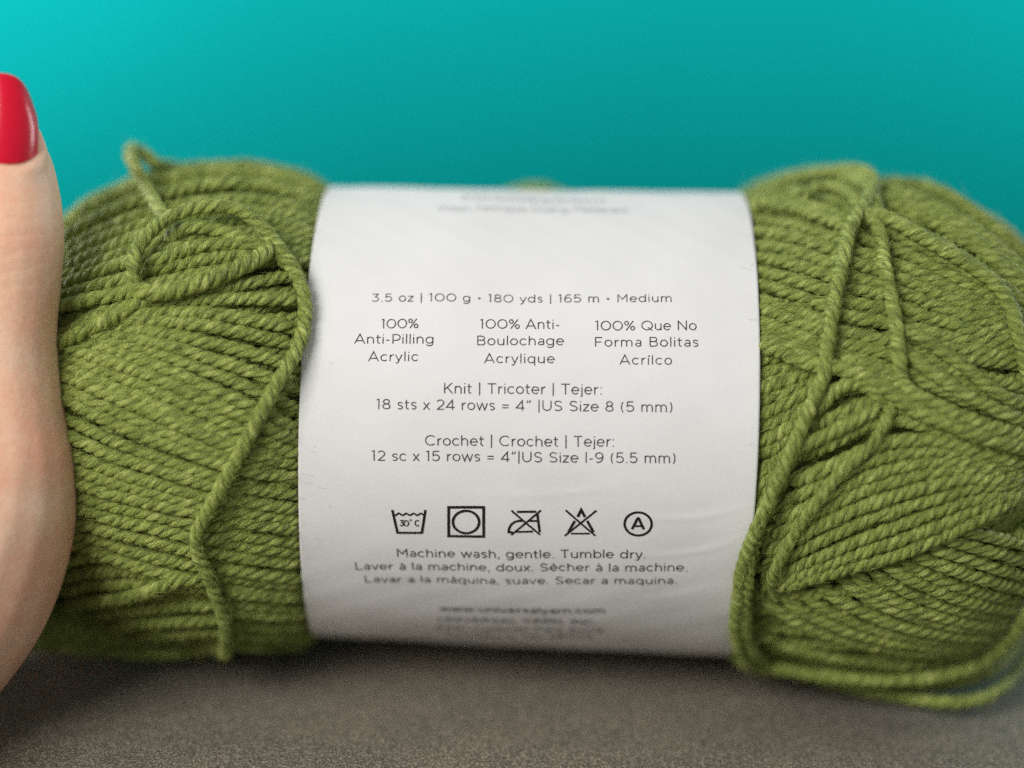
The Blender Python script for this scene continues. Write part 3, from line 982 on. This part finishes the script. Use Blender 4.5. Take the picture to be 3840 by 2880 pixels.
ROWS = [
    ('3.5 oz | 100 g • 180 yds | 165 m • Medium', 1393, 2520, 1131, 1135, 30, MI, .10),
    ('100%', 1429, 1568, 1231, 1231, 36, MI, .10), ('Anti-Pilling', 1328, 1627, 1288, 1289, 36, MI, .10), ('Acrylic', 1380, 1569, 1354, 1355, 36, MI, .10),
    ('100% Anti-', 1799, 2099, 1233, 1234, 36, MI, .10), ('Boulochage', 1786, 2115, 1295, 1296, 36, MI, .10), ('Acrylique', 1815, 2080, 1362, 1363, 36, MI, .10),
    ('100% Que No', 2231, 2612, 1239, 1241, 36, MI, .10), ('Forma Bolitas', 2228, 2620, 1300, 1302, 36, MI, .10), ('Acrílco', 2323, 2520, 1367, 1369, 36, MI, .10),
    ('Knit | Tricoter | Tejer:', 1662, 2258, 1476, 1480, 40, MI, .10),
    ('18 sts x 24 rows = 4” |US Size 8 (5 mm)', 1410, 2523, 1534, 1546, 39, MI, .10),
    ('Crochet | Crochet | Tejer:', 1593, 2304, 1671, 1675, 40, MI, .10),
    ('12 sc x 15 rows = 4”|US Size I-9 (5.5 mm)', 1393, 2535, 1727, 1737, 39, MI, .10),
    ('Machine wash, gentle. Tumble dry.', 1487, 2422, 2089, 2092, 31, MI, .115),
    ('Laver à la machine, doux. Sécher à la machine.', 1331, 2578, 2137, 2141, 29, MI, .115),
    ('Lavar a la máquina, suave. Secar a maquina.', 1367, 2539, 2184, 2189, 26, MI, .115),
    ('www.universalyarn.com', 1649, 2269, 2291, 2297, 21, MI, .14),
    ('UNIVERSAL YARN, INC.', 1645, 2241, 2330, 2338, 17, MI, .13),
    ('5991 Caldwell Park Drive', 1636, 2264, 2358, 2369, 14, MI, .12),
    ('Harrisburg, NC 28075', 1672, 2223, 2384, 2392, 11, MI, .12),
    ('and No Dyeing Bottoms', 1726, 2273, 749, 757, 16, MI3, .12),
    ('Wash, Reshape, Drying, Flattened', 1637, 2353, 790, 797, 20, MI3, .12),
]
for rw in ROWS:
    text_row(*rw[:6], mat=rw[6], weight=rw[7])

# ---- care symbols
SX, SY, SK = 1400, 1850, .4973


def S(pts):
    return [uv_of(SX + SK * a_, SY + SK * b_) for a_, b_ in pts]


def zarc(cx, cy, rx, ry, a0=0, a1=360, n=48):
    a_ = np.radians(np.linspace(a0, a1, n))
    return [(cx + rx * math.cos(t), cy - ry * math.sin(t)) for t in a_]


MM = .001
ws = Ink()
ws.stroke(S([(143, 124), (182, 297), (366, 297), (393, 124)]), .50 * MM)
ws.stroke(S([(162 + k * 221 / 48, 157 + 7 * math.sin(k / 48 * 8 * math.pi + 1.2)) for k in range(49)]), .36 * MM)
for tx, xa, xb in (('30', 198, 268), ('C', 312, 347)):
    a_, c_ = uv_of(SX + SK * xa, SY + SK * 246), uv_of(SX + SK * xb, SY + SK * 246)
    H_ = abs(uv_of(SX + SK * xa, SY + SK * 200)[1] - a_[1])
    wt_ = sum(GL[ch][0] for ch in tx)
    x_ = 0
    for ch in tx:
        for st in GL[ch][1]:
            ws.stroke([a_ + np.array([(x_ + q_[0]) / wt_ * (c_[0] - a_[0]), q_[1] * H_]) for q_ in st], .23 * MM)
        x_ += GL[ch][0]
ws.stroke(S(zarc(281, 201, 7, 6)), .12 * MM)
ws.build('care_symbol', MI2)
ds = Ink()
ds.stroke(S([(568, 104), (832, 104), (832, 323), (568, 323), (568, 104)]), .55 * MM)
ds.stroke(S(zarc(699, 215, 99, 84)), .52 * MM)
ds.build('care_symbol', MI2)
ir = Ink()
ir.stroke(S([(1083, 137), (1228, 137)]), .46 * MM)
ir.stroke(S([(1236, 152), (1254, 291)]), .48 * MM)
ir.stroke(S([(1078, 286), (1204, 286)]), .40 * MM)
ir.stroke(S([(1052, 289), (1020, 289), (1024, 258), (1042, 228), (1068, 211), (1100, 204), (1122, 204)]), .46 * MM)
ir.stroke(S([(1172, 206), (1234, 206)]), .40 * MM)
ir.stroke(S([(1040, 127), (1258, 311)]), .38 * MM)
ir.stroke(S([(1263, 127), (1039, 310)]), .38 * MM)
ir.build('care_symbol', MI2)
bl = Ink()
bl.stroke(S([(1540, 178), (1567, 124), (1596, 178)]), .56 * MM)
bl.stroke(S([(1520, 207), (1470, 292)]), .52 * MM)
bl.stroke(S([(1612, 207), (1660, 292)]), .52 * MM)
bl.stroke(S([(1490, 303), (1632, 303)]), .36 * MM)
bl.stroke(S([(1450, 128), (1674, 319)]), .38 * MM)
bl.stroke(S([(1682, 128), (1443, 319)]), .38 * MM)
bl.build('care_symbol', MI2)
ac = Ink()
ac.stroke(S(zarc(1996, 227, 102, 88)), .46 * MM)
ac.stroke(S([(1950, 268), (1992, 184), (2000, 184), (2040, 268)]), .50 * MM)
ac.stroke(S([(1966, 243), (2024, 243)]), .40 * MM)
ac.build('care_symbol', MI2)

# ------------------------------------------------------------------ the hand
HV, HF, hn = [], [], 0


def ball_chain(pts, nseg=14):
    """overlapping ellipsoids along a path of (x,y,z,radius) -> later fused to one skin"""
    global hn
    p = np.asarray(pts, float)
    path = smooth_path(p * np.array([1, 1, 1, 1.0]), max(int(np.linalg.norm(np.diff(p[:, :3], axis=0), axis=1).sum() / .0022), 4))
    T = unit(np.gradient(path[:, :3], axis=0))
    n = len(path)
    e = np.zeros((n, 3))
    k0 = np.eye(3)[np.argmin(np.abs(T[0]))]
    e[0] = unit(np.cross(T[0], k0))
    for i_ in range(1, n):                       # carry the frame along without twist
        e[i_] = unit(e[i_ - 1] - T[i_] * (e[i_ - 1] @ T[i_]))
    e2 = np.cross(T, e)
    # body tube plus rounded ends
    V, Fq, a = tube_arrays(path[:, :3], path[:, 3], e, e2, 20)
    caps = []
    for end in (0, n - 1):
        c, r = path[end, :3], path[end, 3]
        la = np.linspace(-math.pi / 2, math.pi / 2, 11)
        s_ = np.stack([c + T[end] * r * math.sin(q_) * .95 for q_ in la])
        caps.append(tube_arrays(s_, np.maximum(r * np.cos(la), r * .02), np.tile(e[end], (11, 1)), np.tile(e2[end], (11, 1)), 20))
    for (v, f_, _) in [(V, Fq, a)] + caps:
        n_ring = len(v) // 20
        HV.append(v); HF.append(f_ + hn)
        # close the two ends with small fans of quads
        for base in (0, (n_ring - 1) * 20):
            k = np.arange(0, 9)
            HF.append(np.stack([base + k, base + k + 1, base + 18 - k, base + 19 - k], 1) + hn)
        hn += len(v)


def hp(px, py, z, r_px):
    """joint whose right flank is seen at (px,py): centre one radius to its left"""
    q_ = at_depth(px - r_px, py, z)
    return (*q_, r_px * z / F)


# thumb seen from its back, down to the ball of the thumb and the wrist
ball_chain([hp(150, 520, .3515, 165), hp(190, 590, .3510, 205), hp(212, 680, .3505, 226), hp(231, 790, .3505, 240), hp(238, 900, .3505, 247),
            hp(227, 1040, .3510, 240), hp(214, 1180, .3515, 236), hp(213, 1300, .352, 244), hp(228, 1430, .3525, 264), hp(254, 1570, .353, 300),
            hp(288, 1690, .3535, 345), hp(300, 1800, .354, 385), hp(292, 1900, .354, 410), hp(262, 2030, .3545, 430), hp(215, 2150, .355, 440), hp(150, 2262, .356, 432), hp(60, 2375, .357, 410), hp(-80, 2480, .352, 400), hp(-220, 2600, .340, 400)])
ball_chain([hp(120, 2240, .358, 390), hp(60, 2360, .356, 405), hp(0, 2420, .351, 420), hp(-220, 2600, .337, 460), hp(-520, 2840, .308, 560), hp(-820, 3120, .27, 680), hp(-1150, 3450, .22, 860)])  # unseen forearm, brought forward and thickened to shade the table's left
def nf(px, py, dz, r):
    return (*at_depth(px, py, .3515 + dz), r)


# the fold of skin round the nail
ball_chain([nf(-175, 590, -.0052, .0016), nf(-120, 640, -.0086, .0015), nf(-14, 662, -.0099, .0014), nf(90, 645, -.0086, .0015), nf(152, 600, -.0050, .0016), nf(152, 545, -.0034, .0013), nf(143, 490, -.0022, .0009)])
# palm pressed against the end of the skein
wr_ = np.array(hp(-350, 2500, .362, 430)[:3])
K = [np.array(k) for k in ((-.139, .052, .012), (-.143, .056, -.005), (-.143, .055, -.021), (-.140, .050, -.035))]
for kx, rr_ in zip(K, (.0115, .0115, .011, .0105)):
    m_ = (wr_ + kx) / 2 + np.array([-.010, 0, .004])
    ball_chain([(*(wr_ + np.array([-.012, .012, .006])), .017), (*m_, .0155), (*kx, rr_)])
ball_chain([hp(225, 1500, .356, 290), (-.132, -.012, .004, .015), (-.139, .03, .010, .013)])
# four fingers curl round behind the skein
tips = [((-.128, .080, .014), (-.098, .080, .013), (-.079, .0725, .012)), ((-.131, .086, -.004), (-.098, .083, -.004), (-.076, .0765, -.004)),
        ((-.131, .084, -.021), (-.100, .080, -.021), (-.079, .0720, -.021)), ((-.129, .075, -.0375), (-.105, .072, -.038), (-.088, .0640, -.038))]
for kx, tp, rr_ in zip(K, tips, (.0092, .0095, .009, .0078)):
    ball_chain([(*kx, rr_ * 1.15), (*tp[0], rr_), (*tp[1], rr_ * .93), (*tp[2], rr_ * .80)])

hand = mesh_obj('person', np.vstack(HV), np.vstack(HF), MS)
hand['label'] = 'hand with a red polished thumbnail gripping the left end of the green yarn skein'
hand['category'] = 'person'
rm = hand.modifiers.new('fuse', 'REMESH'); rm.mode = 'VOXEL'; rm.voxel_size = .0007; rm.use_smooth_shade = True
sm = hand.modifiers.new('soften', 'SMOOTH'); sm.factor = .6; sm.iterations = 20

# thumbnail
nc = at_depth(-14, 445, .3515)
nr, nd = 0.0107, .3515
NU, NVV = 41, 41
nv_, nf_ = [], []
for jv in range(NVV):
    v_ = jv / (NVV - 1)                              # 0 cuticle .. 1 free edge
    for iu in range(NU):
        u_ = -1 + 2 * iu / (NU - 1)
        halfw = 166 * (1 - .03 * v_ - .05 * (1 - v_)) * (1 - .13 * max(0, (v_ - .5) / .5) ** 2.0)
        ang = u_ * 1.02
        sx_ = math.sin(ang) / math.sin(1.02)
        px = -14 + halfw * sx_
        top = 272 + 125 * abs(u_) ** 2.8
        bot = 617 - 42 * abs(u_) ** 3.0
        py = bot + (top - bot) * v_
        dz = -.0122 + .0052 * (1 - math.cos(ang)) / (1 - math.cos(1.02)) + .0010 * (2 * v_ - .9) ** 2 + .0006 * v_
        nv_.append(at_depth(px, py, .3515 + dz))
for jv in range(NVV - 1):
    for iu in range(NU - 1):
        k = jv * NU + iu
        nf_.append((k, k + 1, k + NU + 1, k + NU))
nail = mesh_obj('fingernail', nv_, nf_, MN, hand)
so = nail.modifiers.new('thickness', 'SOLIDIFY'); so.thickness = .0007; so.offset = -1
bv = nail.modifiers.new('edge', 'BEVEL'); bv.width = .00025; bv.segments = 3
